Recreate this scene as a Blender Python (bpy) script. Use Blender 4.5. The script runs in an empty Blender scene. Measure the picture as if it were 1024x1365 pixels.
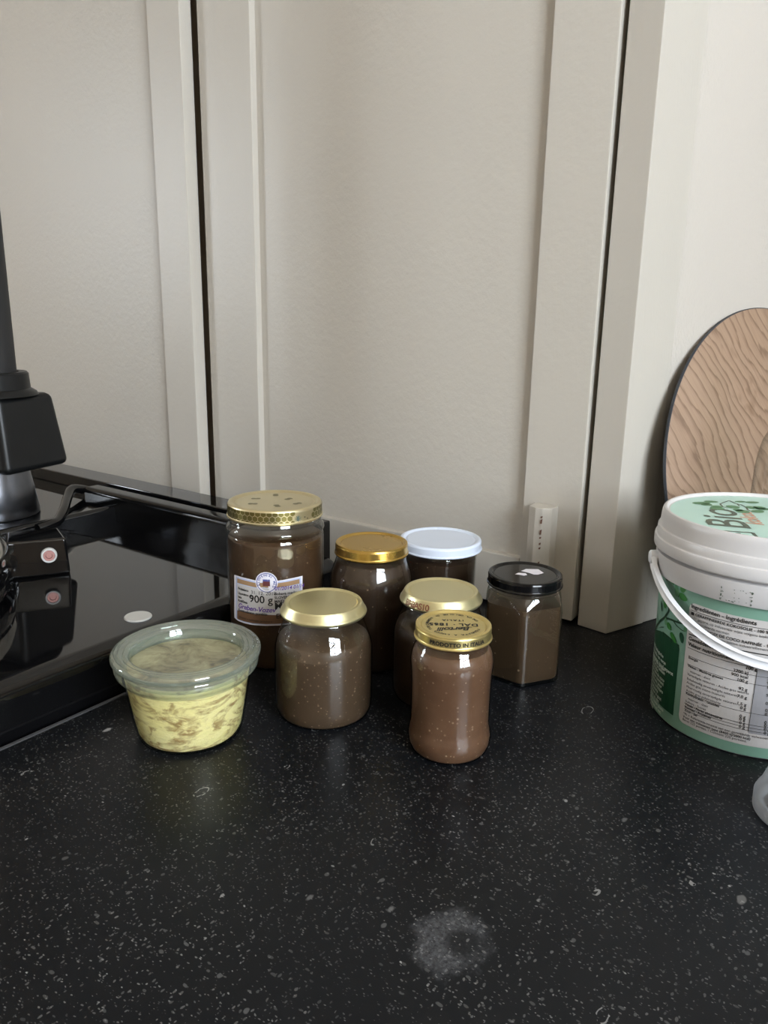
import bpy, bmesh, math, random
import numpy as np
from mathutils import Matrix, Vector

# ------------------------------------------------------------------ camera
F_PX, CX, CY = 1026.0, 512.0, 682.5          # photograph frame 1024 x 1365
CAM_H = 0.315                                # lens height above the worktop
YAW = math.radians(35.3)
_dn = np.array([445 - CX, -(4680 - CY), -F_PX]); _dn /= np.linalg.norm(_dn)
_up = -_dn
_fw = np.array([0, 0, -1.0]); _fh = _fw - _up * _fw.dot(_up); _fh /= np.linalg.norm(_fh)
_rt = np.cross(_fh, _up)
_c, _s = math.cos(YAW), math.sin(YAW)
CM = np.array([[_c, -_s, 0], [_s, _c, 0], [0, 0, 1]]) @ np.array([_rt, _fh, _up])
CO = np.array([0, 0, CAM_H])

scene = bpy.context.scene
COL = scene.collection
cam_data = bpy.data.cameras.new('camera')
cam = bpy.data.objects.new('camera', cam_data); COL.objects.link(cam)
cam_data.sensor_fit = 'VERTICAL'; cam_data.sensor_height = 36.0
cam_data.lens = 36.0 * F_PX / 1365.0
cam_data.clip_start = 0.01
cam.matrix_world = Matrix.Translation(CO) @ Matrix(CM.tolist()).to_4x4()
scene.camera = cam

# ------------------------------------------------------------------ light
WIN_Y0, WIN_Y1, WIN_Z0, WIN_Z1, WALL_X = -0.92, 0.20, 0.34, 1.34, 1.45
WL_Y0, WL_Y1, WL_Z0, WL_Z1, WALL_L = -0.85, -0.40, 0.30, 1.10, -2.4
world = bpy.data.worlds.new('sky'); scene.world = world
world.use_nodes = True
bg = world.node_tree.nodes['Background']
bg.inputs['Color'].default_value = (0.84, 0.92, 1.0, 1)
bg.inputs['Strength'].default_value = 28.0
def portal(name, loc, rot, sx, sy):
    l = bpy.data.lights.new(name, 'AREA'); l.shape = 'RECTANGLE'; l.size = sx; l.size_y = sy
    l.cycles.is_portal = True
    o = bpy.data.objects.new(name, l); COL.objects.link(o); o.location = loc; o.rotation_euler = rot
portal('window_portal', (WALL_X + .05, (WIN_Y0 + WIN_Y1) / 2, (WIN_Z0 + WIN_Z1) / 2), (0, math.pi / 2, 0), WIN_Z1 - WIN_Z0, WIN_Y1 - WIN_Y0)
portal('window_portal', (WALL_L - .05, (WL_Y0 + WL_Y1) / 2, (WL_Z0 + WL_Z1) / 2), (0, -math.pi / 2, 0), WL_Z1 - WL_Z0, WL_Y1 - WL_Y0)
vs = scene.view_settings
scene.display_settings.display_device = 'sRGB'
vs.view_transform = 'Standard'; vs.look = 'None'; vs.gamma = 1.0; vs.use_curve_mapping = False
vs.exposure = 0.0

# ------------------------------------------------------------------ helpers
def ray(x, y):
    d = CM @ np.array([x - CX, -(y - CY), -F_PX]); return d / np.linalg.norm(d)
def on_z(x, y, z=0.0):
    d = ray(x, y); return CO + d * ((z - CAM_H) / d[2])
def on_y(x, y, Y):
    d = ray(x, y); return CO + d * (Y / d[1])
def on_cone(x, y, ax, ay, rf):
    """photo pixel -> (angle, z) on a surface of revolution standing at ax, ay"""
    d = ray(x, y); z = .06
    for _ in range(12):
        r = rf(z)
        a = d[0]**2 + d[1]**2; b = -2 * (d[0]*ax + d[1]*ay); cc = ax*ax + ay*ay - r*r
        t = (-b - math.sqrt(max(b*b - 4*a*cc, 0))) / (2*a)
        P = CO + d*t; z = P[2]
    return math.atan2(P[1]-ay, P[0]-ax), z
def lerp_list(pts):
    xs = [p[0] for p in pts]; ys = [p[1] for p in pts]
    return lambda x: float(np.interp(x, xs, ys))

def mesh(name, v, f, mat=None, parent=None, smooth=True, angle=35, loc=None):
    m = bpy.data.meshes.new(name)
    m.from_pydata([tuple(float(c) for c in p) for p in v], [], f); m.validate(); m.update()
    if smooth:
        for p in m.polygons: p.use_smooth = True
        m.set_sharp_from_angle(angle=math.radians(angle))
    return link(name, m, mat, parent, loc)
def link(name, m, mat=None, parent=None, loc=None):
    o = bpy.data.objects.new(name, m); COL.objects.link(o)
    if mat: m.materials.append(mat)
    if parent: o.parent = parent
    if loc is not None: o.location = loc
    return o
def from_bm(name, bm, mat, parent=None, smooth=True, angle=35, loc=None):
    bmesh.ops.recalc_face_normals(bm, faces=bm.faces)
    m = bpy.data.meshes.new(name); bm.to_mesh(m); bm.free()
    if smooth:
        for p in m.polygons: p.use_smooth = True
        m.set_sharp_from_angle(angle=math.radians(angle))
    return link(name, m, mat, parent, loc)
def weighted(o):
    md = o.modifiers.new('weighted_normal', 'WEIGHTED_NORMAL'); md.keep_sharp = True; md.weight = 80
    return o
def box(name, a, b, mat, parent=None, bev=.0015, seg=2, loc=None, rot=None):
    bm = bmesh.new(); bmesh.ops.create_cube(bm, size=1)
    c = [(a[i]+b[i])/2 for i in range(3)]; s = [abs(b[i]-a[i]) for i in range(3)]
    for v in bm.verts: v.co = Vector((v.co[i]*s[i]+c[i] for i in range(3)))
    if bev: bmesh.ops.bevel(bm, geom=bm.edges[:], offset=min(bev, min(s)*.45), segments=seg, affect='EDGES', profile=.5)
    return weighted(from_bm(name, bm, mat, parent, loc=loc))
def prism(name, poly, z0, z1, mat, parent=None, bev=.001, seg=2, top=None):
    """vertical prism over a plan polygon; top = other polygon at z1"""
    bm = bmesh.new(); n = len(poly); top = top or poly
    lo = [bm.verts.new((p[0], p[1], z0)) for p in poly]; hi = [bm.verts.new((p[0], p[1], z1)) for p in top]
    bm.faces.new(lo[::-1]); bm.faces.new(hi)
    for i in range(n): bm.faces.new((lo[i], lo[(i+1) % n], hi[(i+1) % n], hi[i]))
    if bev: bmesh.ops.bevel(bm, geom=bm.edges[:], offset=bev, segments=seg, affect='EDGES', profile=.5)
    return weighted(from_bm(name, bm, mat, parent))
def lathe(name, prof, mat, parent=None, seg=72, smooth=True, angle=40, loc=None):
    v, f = [], []; idx = []
    for r, z in prof:
        if r < 1e-6: idx.append([len(v)]); v.append((0, 0, z))
        else:
            idx.append(list(range(len(v), len(v)+seg)))
            v += [(r*math.cos(2*math.pi*k/seg), r*math.sin(2*math.pi*k/seg), z) for k in range(seg)]
    for a, b in zip(idx, idx[1:]):
        for k in range(seg):
            k2 = (k+1) % seg
            if len(a) == 1: f.append((a[0], b[k2], b[k])) if len(b) > 1 else None
            elif len(b) == 1: f.append((a[k], a[k2], b[0]))
            else: f.append((a[k], a[k2], b[k2], b[k]))
    return mesh(name, v, [tuple(reversed(q)) for q in f], mat, parent, smooth, angle, loc)
def arc(cx, cz, r, a0, a1, n=6, rz=None):
    rz = rz or r
    return [(cx + r*math.cos(math.radians(a0+(a1-a0)*i/n)), cz + rz*math.sin(math.radians(a0+(a1-a0)*i/n))) for i in range(n+1)]
def tag(o, label, cat=None, group=None, kind=None):
    o['label'] = label
    if cat: o['category'] = cat
    if group: o['group'] = group
    if kind: o['kind'] = kind
    return o
def thing(name, loc, label, cat, group=None, rz=0):
    o = bpy.data.objects.new(name, None); COL.objects.link(o); o.location = loc; o.rotation_euler = (0, 0, rz)
    o.empty_display_size = .03
    return tag(o, label, cat, group)
def struct(o): o['kind'] = 'structure'; return o
def srgb(r, g, b):
    f = lambda c: c/255/12.92 if c/255 <= .04045 else ((c/255+.055)/1.055)**2.4
    return (f(r), f(g), f(b), 1)

class NT:
    def __init__(s, name):
        s.m = bpy.data.materials.new(name); s.m.use_nodes = True; s.t = s.m.node_tree
        s.b = s.t.nodes['Principled BSDF']; s.out = s.t.nodes['Material Output']
        s.tc = s.n('ShaderNodeTexCoord')
    def n(s, k, **kw):
        nd = s.t.nodes.new(k)
        for a, v in kw.items():
            if a in nd.inputs: s.set(nd, a, v)
            else: setattr(nd, a, v)
        return nd
    def set(s, nd, a, v):
        if isinstance(v, bpy.types.NodeSocket): s.t.links.new(v, nd.inputs[a])
        else: nd.inputs[a].default_value = v
    def math(s, op, a, b=0.0, cl=False, c=None):
        nd = s.t.nodes.new('ShaderNodeMath'); nd.operation = op; nd.use_clamp = cl
        s.set(nd, 0, a); s.set(nd, 1, b)
        if c is not None: s.set(nd, 2, c)
        return nd.outputs[0]
    def mix(s, fac, a, b):
        nd = s.t.nodes.new('ShaderNodeMix'); nd.data_type = 'RGBA'
        s.set(nd, 0, fac); s.set(nd, 6, a); s.set(nd, 7, b); return nd.outputs[2]
    def map(s, scale=(1, 1, 1), rot=(0, 0, 0), loc=(0, 0, 0), src=None):
        nd = s.n('ShaderNodeMapping'); s.set(nd, 'Vector', src or s.tc.outputs['Object'])
        nd.inputs['Scale'].default_value = scale; nd.inputs['Rotation'].default_value = rot; nd.inputs['Location'].default_value = loc
        return nd.outputs[0]
    def noise(s, scale, vec=None, detail=3, rough=.5, dist=0):
        nd = s.n('ShaderNodeTexNoise'); s.set(nd, 'Vector', vec or s.tc.outputs['Object'])
        nd.inputs['Scale'].default_value = scale; nd.inputs['Detail'].default_value = detail
        nd.inputs['Roughness'].default_value = rough; nd.inputs['Distortion'].default_value = dist
        return nd.outputs['Fac']
    def vor(s, scale, vec=None):
        nd = s.n('ShaderNodeTexVoronoi'); s.set(nd, 'Vector', vec or s.tc.outputs['Object'])
        nd.inputs['Scale'].default_value = scale; return nd.outputs['Distance'], nd.outputs['Color']
    def ramp(s, fac, stops):
        nd = s.n('ShaderNodeValToRGB'); s.set(nd, 'Fac', fac); e = nd.color_ramp.elements
        while len(e) < len(stops): e.new(.5)
        for i, (p, c) in enumerate(stops): e[i].position = p; e[i].color = c if len(c) == 4 else (*c, 1)
        return nd.outputs['Color']
    def bump(s, h, strength=.2, dist=.001):
        nd = s.n('ShaderNodeBump'); s.set(nd, 'Height', h); nd.inputs['Strength'].default_value = strength
        nd.inputs['Distance'].default_value = dist; s.t.links.new(nd.outputs[0], s.b.inputs['Normal'])
    def p(s, **kw):
        names = dict(color='Base Color', rough='Roughness', metal='Metallic', sss='Subsurface Weight', spec='Specular IOR Level',
                     coat='Coat Weight', coatr='Coat Roughness', trans='Transmission Weight', ior='IOR', alpha='Alpha')
        for k, v in kw.items(): s.set(s.b, names[k], v)
        return s
def plain(name, col, rough=.5, metal=0, **kw):
    t = NT(name)
    n = t.noise(60, detail=2)
    lo = tuple(c*.94 for c in col[:3]) + (1,)
    t.p(color=t.mix(n, lo, col), rough=rough, metal=metal, **kw)
    return t.m

# ------------------------------------------------------------------ materials
def paint(name, col, rough, bs, bd=.0006, stretch=(1, 1, .25)):
    t = NT(name)
    v = t.map(stretch)
    fine = t.noise(420, v, 3); wide = t.noise(130, None, 2)
    h = t.math('ADD', t.math('MULTIPLY', fine, .45), wide)
    mott = t.noise(6, None, 3)
    t.p(color=t.mix(mott, tuple(c*.96 for c in col[:3])+(1,), col), rough=rough)
    t.bump(h, bs, bd); return t.m
M = {}
GREIGE = (0.51, 0.476, 0.422, 1)
M['paint'] = paint('greige_paint', GREIGE, .40, .4, .0008, (1, 1, .12))
M['panel_paint'] = paint('greige_panel_paint', GREIGE, .42, .34, .0012, (1, 1, .7))
M['wall_paint'] = paint('lit_greige_wall_paint', (0.55, 0.51, 0.46, 1), .25, .5, .0012, (1, 1, .6))  # cupboard greige made paler; stronger light on this wall put into the colour
M['room_paint'] = paint('room_paint', (0.64, 0.55, 0.44, 1), .7, .1)
M['ceiling_paint'] = paint('ceiling_paint', (0.80, 0.70, 0.56, 1), .8, .1)
M['white_paint'] = paint('white_paint', (0.75, 0.75, 0.73, 1), .4, .1)

def stone():
    t = NT('black_fossil_stone')
    co = t.tc.outputs['Object']
    nz = t.n('ShaderNodeTexNoise'); t.set(nz, 'Vector', co); nz.inputs['Scale'].default_value = 260; nz.inputs['Detail'].default_value = 2
    wob = t.n('ShaderNodeVectorMath', operation='MULTIPLY_ADD'); t.set(wob, 0, nz.outputs['Color']); wob.inputs[1].default_value = (.0016, .0016, .0016); t.set(wob, 2, co)
    w = wob.outputs[0]
    def sep(c):
        nd = t.n('ShaderNodeSeparateColor'); t.set(nd, 'Color', c); return nd.outputs
    def dots(scale, keep, rmin, rmax, vec, soft=.05, pw=2.2, lo=.15):
        d, c = t.vor(scale, vec); ch = sep(c)
        rad = t.math('MULTIPLY_ADD', ch[1], rmax-rmin, c=rmin)
        ins = t.math('DIVIDE', t.math('SUBTRACT', rad, d), soft, True)
        on = t.math('GREATER_THAN', ch[0], 1-keep)
        return t.math('MULTIPLY', t.math('MULTIPLY', ins, on), t.math('MULTIPLY_ADD', t.math('POWER', ch[2], pw), 1-lo, c=lo))
    dens = t.math('MULTIPLY_ADD', t.noise(9, co, 3), 2.0, True, c=-.2)
    v1 = t.map((1, .55, 1), (0, 0, .7), src=w); v2 = t.map((.5, 1, 1), (0, 0, -.5), src=w); v3 = t.map((1, .8, 1), (0, 0, .2), src=w)
    s1 = t.math('MULTIPLY', dots(430, .55, .08, .34, v1), dens)
    s2 = t.math('MULTIPLY', dots(260, .42, .06, .28, v2), dens)
    s3 = dots(120, .28, .05, .21, v3, .05, 1.4, .2)
    s4 = dots(40, .30, .04, .115, v1, .03, 1.2, .3)
    s5 = t.math('MULTIPLY', dots(800, .45, .12, .38, v2), dens)
    # thin fossil rings
    d, c = t.vor(60, v1); ch = sep(c)
    ring = t.math('MULTIPLY', t.math('LESS_THAN', t.math('ABSOLUTE', t.math('SUBTRACT', d, t.math('MULTIPLY_ADD', ch[1], .15, c=.1))), .018), t.math('GREATER_THAN', ch[0], .9))
    brk = t.math('GREATER_THAN', t.noise(150, co, 2), .48)
    ring = t.math('MULTIPLY', ring, brk)
    tot = t.math('ADD', t.math('ADD', t.math('MULTIPLY', s5, .55), t.math('ADD', t.math('MULTIPLY', s1, .85), t.math('MULTIPLY', s2, .85))), t.math('ADD', t.math('MULTIPLY', s3, .75), t.math('ADD', t.math('MULTIPLY', s4, .8), t.math('MULTIPLY', ring, .5))), True)
    base = t.mix(t.noise(14, co, 4), (.0038, .0045, .0058, 1), (.0080, .0090, .0110, 1))
    col = t.mix(tot, base, (.36, .36, .355, 1))
    # dried lime-scale ring left by a jar
    st = on_z(600, 1254)
    sp = t.n('ShaderNodeVectorMath', operation='SUBTRACT'); t.set(sp, 0, co); sp.inputs[1].default_value = (st[0], st[1], 0)
    ln = t.n('ShaderNodeVectorMath', operation='LENGTH'); t.set(ln, 0, t.map((1.12, .95, 0), (0, 0, .6), src=sp.outputs[0]))
    rn = t.math('ADD', ln.outputs['Value'], t.math('MULTIPLY_ADD', t.noise(70, co, 5, .7), .026, c=-.013))
    hl = t.n('ShaderNodeVectorMath', operation='SUBTRACT'); t.set(hl, 0, co); hl.inputs[1].default_value = (st[0]+.0065, st[1]+.0030, 0)
    hn = t.n('ShaderNodeVectorMath', operation='LENGTH'); t.set(hn, 0, hl.outputs[0])
    core = t.math('DIVIDE', t.math('SUBTRACT', hn.outputs['Value'], .0066), .005, True)
    ed = t.math('MULTIPLY', t.math('DIVIDE', t.math('SUBTRACT', .0245, rn), .008, True), t.math('MULTIPLY_ADD', core, .85, c=.15))
    stain = t.math('MULTIPLY', ed, t.math('MULTIPLY_ADD', t.noise(420, co, 5, .75), 2.6, True, c=-.85))
    col = t.mix(t.math('MULTIPLY', stain, .42), col, (.22, .225, .24, 1))
    rough = t.math('ADD', t.math('MULTIPLY_ADD', t.noise(30, co, 4), .14, c=.24), t.math('MULTIPLY', tot, .1))
    t.p(color=col, rough=rough, spec=.2)
    t.bump(t.noise(900, co, 2), .06, .0003)
    return t.m
M['stone'] = stone()
M['stone_edge'] = plain('worn_stone_edge', (.06, .06, .065, 1), .55)

def enamel():
    t = NT('black_enamel')
    n = t.noise(18, None, 4)
    t.p(color=(.004, .004, .0045, 1), rough=t.math('MULTIPLY_ADD', n, .05, c=.015), spec=.6)
    return t.m
M['enamel'] = enamel()
t_ = NT('dull_black_enamel'); t_.p(color=(.005, .005, .0052, 1), rough=t_.math('MULTIPLY_ADD', t_.noise(30, None, 5, .7), .2, c=.05), spec=.3); M['dull_enamel'] = t_.m
def bplastic():
    t = NT('black_plastic'); t.p(color=t.mix(t.noise(40), (.005, .0055, .006, 1), (.009, .0095, .010, 1)), rough=.36, spec=.35); t.bump(t.noise(500), .05, .0004); return t.m
M['black_plastic'] = bplastic()
M['dark_pipe'] = plain('dark_pipe', (.018, .018, .019, 1), .6)
def chrome():
    t = NT('chrome'); t.p(color=(.55, .54, .52, 1), metal=1., rough=t.math('MULTIPLY_ADD', t.noise(25, None, 4), .12, c=.05)); return t.m
M['chrome'] = chrome()
def steel():
    t = NT('stained_steel'); t.p(color=t.mix(t.noise(22, None, 4), (.12, .14, .18, 1), (.34, .34, .36, 1)), metal=1., rough=.28); return t.m
M['steel'] = steel()
M['copper'] = plain('dull_copper', (.32, .16, .14, 1), .4, .8)
M['white_cap'] = plain('white_cap', (.55, .55, .54, 1), .5)

def glass(name, tint=(.97, .985, .975), edge=(.30, .33, .31), rough=.0, wob=0, f0=.075, inner_scatter=0, scatter_col=(.55, .64, .56)):
    t = NT(name); t.t.nodes.remove(t.b)
    lw = t.n('ShaderNodeLayerWeight'); lw.inputs['Blend'].default_value = .5
    fc = lw.outputs['Facing']
    fr = t.math('MULTIPLY_ADD', t.math('POWER', fc, 5.0), 1-f0, c=f0)
    tr = t.n('ShaderNodeBsdfTransparent'); t.set(tr, 'Color', t.mix(t.math('POWER', fc, 4.0), (*tint, 1), (*edge, 1)))
    gl = t.n('ShaderNodeBsdfGlossy'); gl.inputs['Roughness'].default_value = rough
    if wob:
        bp = t.n('ShaderNodeBump'); bp.inputs['Strength'].default_value = wob; bp.inputs['Distance'].default_value = .002
        t.set(bp, 'Height', t.noise(45, None, 2))
        for nd in (gl, lw): t.t.links.new(bp.outputs[0], nd.inputs['Normal'])
    mx = t.n('ShaderNodeMixShader'); t.set(mx, 0, fr); t.t.links.new(tr.outputs[0], mx.inputs[1]); t.t.links.new(gl.outputs[0], mx.inputs[2])
    fin = mx
    if inner_scatter:  # pale diffuse share painted in for light bouncing inside the thick glass
        df = t.n('ShaderNodeBsdfDiffuse'); df.inputs['Color'].default_value = (*scatter_col, 1)
        tl = t.n('ShaderNodeBsdfTranslucent'); tl.inputs['Color'].default_value = (*scatter_col, 1)
        m2 = t.n('ShaderNodeMixShader'); m2.inputs[0].default_value = .5; t.t.links.new(df.outputs[0], m2.inputs[1]); t.t.links.new(tl.outputs[0], m2.inputs[2])
        fin = t.n('ShaderNodeMixShader'); t.set(fin, 0, t.math('MULTIPLY', t.math('MULTIPLY_ADD', t.noise(40, None, 3), 1.2, c=.4), inner_scatter)); t.t.links.new(mx.outputs[0], fin.inputs[1]); t.t.links.new(m2.outputs[0], fin.inputs[2])
    t.t.links.new(fin.outputs[0], t.out.inputs['Surface']); return t.m
M['glass'] = glass('clear_glass', wob=.2)
M['green_glass'] = glass('greenish_glass', (.96, .98, .96), (.36, .46, .38), wob=.2)
M['lid_glass'] = glass('pressed_glass', (.95, .975, .955), (.40, .50, .42), wob=.35, f0=.08, inner_scatter=.05)
M['rim_glass'] = glass('thick_pressed_glass', (.86, .90, .86), (.25, .33, .27), wob=.7, f0=.17, inner_scatter=.17, scatter_col=(.72, .78, .70))

def jam(name, c0, c1, speck=.0, sss=.15, cloud=14):
    t = NT(name)
    n = t.noise(cloud, None, 5, .6, .6)
    col = t.mix(n, (*c0, 1), (*c1, 1))
    if speck:
        d, c = t.vor(420); sc = t.n('ShaderNodeSeparateColor'); t.set(sc, 'Color', c)
        on = t.math('MULTIPLY', t.math('LESS_THAN', d, t.math('MULTIPLY_ADD', sc.outputs[1], .25, c=.12)), t.math('GREATER_THAN', sc.outputs[0], 1-speck))
        d2, c2 = t.vor(130); s2 = t.n('ShaderNodeSeparateColor'); t.set(s2, 'Color', c2)
        on2 = t.math('MULTIPLY', t.math('LESS_THAN', d2, t.math('MULTIPLY_ADD', s2.outputs[1], .1, c=.05)), t.math('GREATER_THAN', s2.outputs[0], .8))
        f = t.math('ADD', t.math('MULTIPLY', on, t.math('MULTIPLY', sc.outputs[2], .5)), t.math('MULTIPLY', on2, .6), True)
        col = t.mix(f, col, (.38, .28, .19, 1))
    t.p(color=col, rough=.38, sss=sss, spec=.28); t.b.inputs['Subsurface Radius'].default_value = (.012, .005, .0025)
    return t.m
M['jam_front'] = jam('amber_jam', (.075, .032, .015), (.165, .092, .055), .30, .06, cloud=32)
M['jam_wide'] = jam('brown_speckled_jam', (.050, .030, .017), (.092, .060, .037), .34, .05)
M['jam_dark'] = jam('dark_brown_jam', (.026, .014, .008), (.046, .028, .017), .08, .04)
M['jam_honey'] = jam('honey_brown_jam', (.034, .016, .0075), (.082, .046, .023), .06, .05, cloud=34)
M['jam_hex'] = jam('cloudy_brown_jam', (.042, .024, .013), (.068, .043, .025), .05, .05)

def custard():
    t = NT('yellow_marbled_spread')
    v = t.map((1, 1, 2.2))
    big = t.noise(22, v, 5, .6, 1.2); sm = t.noise(70, v, 4, .65, .8)
    col = t.mix(t.noise(14, v, 3), (.84, .70, .25, 1), (.93, .86, .50, 1))
    vein = t.math('DIVIDE', t.math('SUBTRACT', .075, t.math('ABSOLUTE', t.math('SUBTRACT', big, .46))), .05, True)
    br = t.math('MULTIPLY', vein, t.math('DIVIDE', t.math('SUBTRACT', sm, .36), .25, True))
    col = t.mix(t.math('MULTIPLY', br, .85), col, (.30, .17, .06, 1))
    t.p(color=col, rough=.45, sss=.2); t.b.inputs['Subsurface Radius'].default_value = (.01, .008, .003)
    t.bump(t.math('ADD', big, sm), .35, .003); return t.m
M['custard'] = custard()
def skin():
    t = NT('brownish_skin_of_spread')
    col = t.ramp(t.noise(48, None, 6, .65, .8), [(.34, (.07, .06, .035)), (.44, (.30, .25, .14)), (.56, (.46, .40, .24)), (.7, (.62, .58, .36))])
    t.p(color=col, rough=.4); return t.m
M['custard_top'] = skin()

def lidmetal(name, col, rough=.3, sc=1.):
    t = NT(name); n = t.noise(35, None, 3)
    t.p(color=t.mix(n, tuple(c*.9 for c in col)+(1,), (*col, 1)), metal=.9, rough=t.math('MULTIPLY_ADD', n, .1, c=rough-.05)); return t.m
M['gold'] = lidmetal('yellow_gold_lacquer', (.62, .41, .11), .26)
M['pale_gold'] = lidmetal('pale_gold_lacquer', (.76, .70, .41), .34)
M['bert_gold'] = lidmetal('soft_gold_lacquer', (.78, .64, .27), .3)
M['comb_gold'] = lidmetal('cream_gold_lacquer', (.76, .67, .42), .32)
M['cell'] = lidmetal('olive_cell_print', (.27, .235, .085), .3)
M['white_lid'] = plain('white_lacquer', (.66, .73, .86, 1), .3)
M['black_lid'] = plain('black_lacquer', (.004, .004, .0045, 1), .1, spec=.4)
M['ink'] = plain('black_ink', (.012, .011, .010, 1), .5)
M['red_ink'] = plain('reddish_ink', (.20, .06, .03, 1), .5)
M['purple_ink'] = plain('purple_ink', (.10, .03, .28, 1), .5)
M['blue_ink'] = plain('blue_ink', (.07, .09, .30, 1), .5)
M['paper'] = plain('white_paper', (.76, .74, .80, 1), .6)
M['label_blue'] = plain('pale_blue_paper', (.46, .52, .72, 1), .5)
M['label_tan'] = plain('tan_print', (.34, .21, .11, 1), .5)
M['label_brown'] = plain('brown_print', (.16, .085, .045, 1), .5)
M['crest'] = plain('dark_red_print', (.12, .03, .03, 1), .5)
def tub():
    t = NT('milky_plastic'); t.p(color=t.mix(t.noise(20), (.55, .535, .535, 1), (.62, .605, .60, 1)), rough=.33, sss=.12)
    t.b.inputs['Subsurface Radius'].default_value = (.01, .01, .01); t.bump(t.noise(90), .1, .001); return t.m
M['tub'] = tub()
M['handle'] = plain('white_plastic', (.78, .80, .84, 1), .28)
M['mint'] = plain('mint_print', (.19, .35, .27, 1), .38)
M['mint_lid'] = plain('pale_mint_print', (.50, .74, .67, 1), .38)
M['panel_white'] = plain('white_print', (.54, .52, .51, 1), .45)
M['panel_grey'] = plain('grey_print', (.30, .30, .32, 1), .45)
M['deep_green'] = plain('deep_green_print', (.010, .065, .030, 1), .4)
M['branch'] = plain('dark_branch_print', (.012, .050, .022, 1), .4)
M['leaf'] = plain('leaf_green_print', (.035, .19, .035, 1), .4)
M['leaf_dim'] = plain('grey_green_print', (.10, .26, .13, 1), .4)
M['grey_green'] = plain('dark_grey_green_print', (.10, .13, .10, 1), .45)
M['salmon'] = plain('salmon_print', (.66, .38, .27, 1), .45)
M['text_white'] = plain('white_ink', (.62, .72, .64, 1), .5)
def frost():
    t = NT('frosted_plastic'); t.t.nodes.remove(t.b)
    lw = t.n('ShaderNodeLayerWeight'); lw.inputs['Blend'].default_value = .4
    tr = t.n('ShaderNodeBsdfTransparent'); tr.inputs['Color'].default_value = (.86, .88, .90, 1)
    b2 = t.n('ShaderNodeBsdfPrincipled'); b2.inputs['Base Color'].default_value = (.50, .52, .55, 1); b2.inputs['Roughness'].default_value = .35
    mx = t.n('ShaderNodeMixShader'); t.set(mx, 0, t.math('MULTIPLY_ADD', lw.outputs['Facing'], .55, True, c=.22))
    t.t.links.new(tr.outputs[0], mx.inputs[1]); t.t.links.new(b2.outputs[0], mx.inputs[2]); t.t.links.new(mx.outputs[0], t.out.inputs['Surface']); return t.m
M['frost'] = frost()
def wood():
    t = NT('diagonal_grain_wood')
    v = t.map((1, 1, 1), (0, 0, math.radians(52)))
    st = t.map((.16, 1, 1), src=v); st2 = t.map((.05, 1, 1), src=v)
    xyz = t.n('ShaderNodeSeparateXYZ'); t.set(xyz, 0, v)
    ph = t.math('ADD', t.math('MULTIPLY', xyz.outputs[1], 85.0), t.math('ADD', t.math('MULTIPLY', t.noise(40, st, 4, .6), 2.6), t.math('MULTIPLY', t.noise(7, v, 2), 7.0)))
    fr = t.math('FRACT', ph)
    g = t.math('MULTIPLY', t.math('POWER', fr, 5.0), t.math('DIVIDE', t.math('SUBTRACT', 1.0, fr), .12, True))
    fib = t.noise(520, st2, 3, .6)
    tone = t.noise(14, st, 3)
    col = t.mix(fib, (.21, .130, .080, 1), (.36, .245, .165, 1))
    col = t.mix(t.math('MULTIPLY', tone, .5), col, (.47, .34, .245, 1))
    col = t.mix(t.math('MULTIPLY', g, 1.15, True), col, (.095, .048, .027, 1))
    sp = t.noise(21, t.map((.6, 1, 1), src=v), 3, .6)
    col = t.mix(t.math('MULTIPLY', t.math('DIVIDE', t.math('SUBTRACT', sp, .60), .07, True), .55), col, (.13, .070, .036, 1))
    t.p(color=col, rough=.5); t.bump(g, .15, .0005); return t.m
M['wood'] = wood()
M['board_edge'] = plain('dark_board_edge', (.035, .04, .05, 1), .5)
M['floor'] = plain('oak_floor', (.36, .23, .12, 1), .45)
M['chip'] = plain('chipped_wood', (.13, .06, .04, 1), .7)

# ------------------------------------------------------------------ room shell
W = 0.7355                     # front plane of the middle cupboard door
C0 = np.array([-0.2375, 0.7335])
D2 = np.array([0.3735, 0.9276]); N2 = np.array([0.9276, -0.3735])
ZF, ZC = -0.92, 1.50
struct(box('floor', (-2.6, -2.7, ZF-.05), (1.7, 2.0, ZF), M['floor'], bev=0))
struct(box('ceiling', (-2.6, -2.7, ZC), (1.7, 2.0, ZC+.05), M['ceiling_paint'], bev=0))
struct(box('wall_front', (-2.5, -2.7, ZF), (1.55, -2.6, ZC), M['room_paint'], bev=0))
struct(box('wall_back', (-2.4, .787, ZF), (-.225, .90, ZC), M['room_paint'], bev=0))
struct(box('wall_far', (.0, 1.75, ZF), (1.55, 1.85, ZC), M['room_paint'], bev=0))
def wall_with_hole(name, axis, p, th, a0, a1, h0, h1, b0, b1):
    """axis 'x': wall plane x=p, opening h0..h1 along y, b0..b1 in z"""
    bm = bmesh.new()
    def add(u0, u1, z0, z1):
        r = bmesh.ops.create_cube(bm, size=1)['verts']
        for v in r:
            u = u0+(v.co.x+.5)*(u1-u0); w = p+(v.co.y+.5)*th; z = z0+(v.co.z+.5)*(z1-z0)
            v.co = (w, u, z) if axis == 'x' else (u, w, z)
    add(a0, h0, ZF, ZC); add(h1, a1, ZF, ZC); add(h0, h1, ZF, b0); add(h0, h1, b1, ZC)
    return struct(from_bm(name, bm, M['room_paint'], smooth=False))
wall_with_hole('wall_window', 'x', WALL_X, .10, -2.6, 1.85, WIN_Y0, WIN_Y1, WIN_Z0, WIN_Z1)
wall_with_hole('wall_left', 'x', WALL_L-.10, .10, -2.6, .90, WL_Y0, WL_Y1, WL_Z0, WL_Z1)
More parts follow.
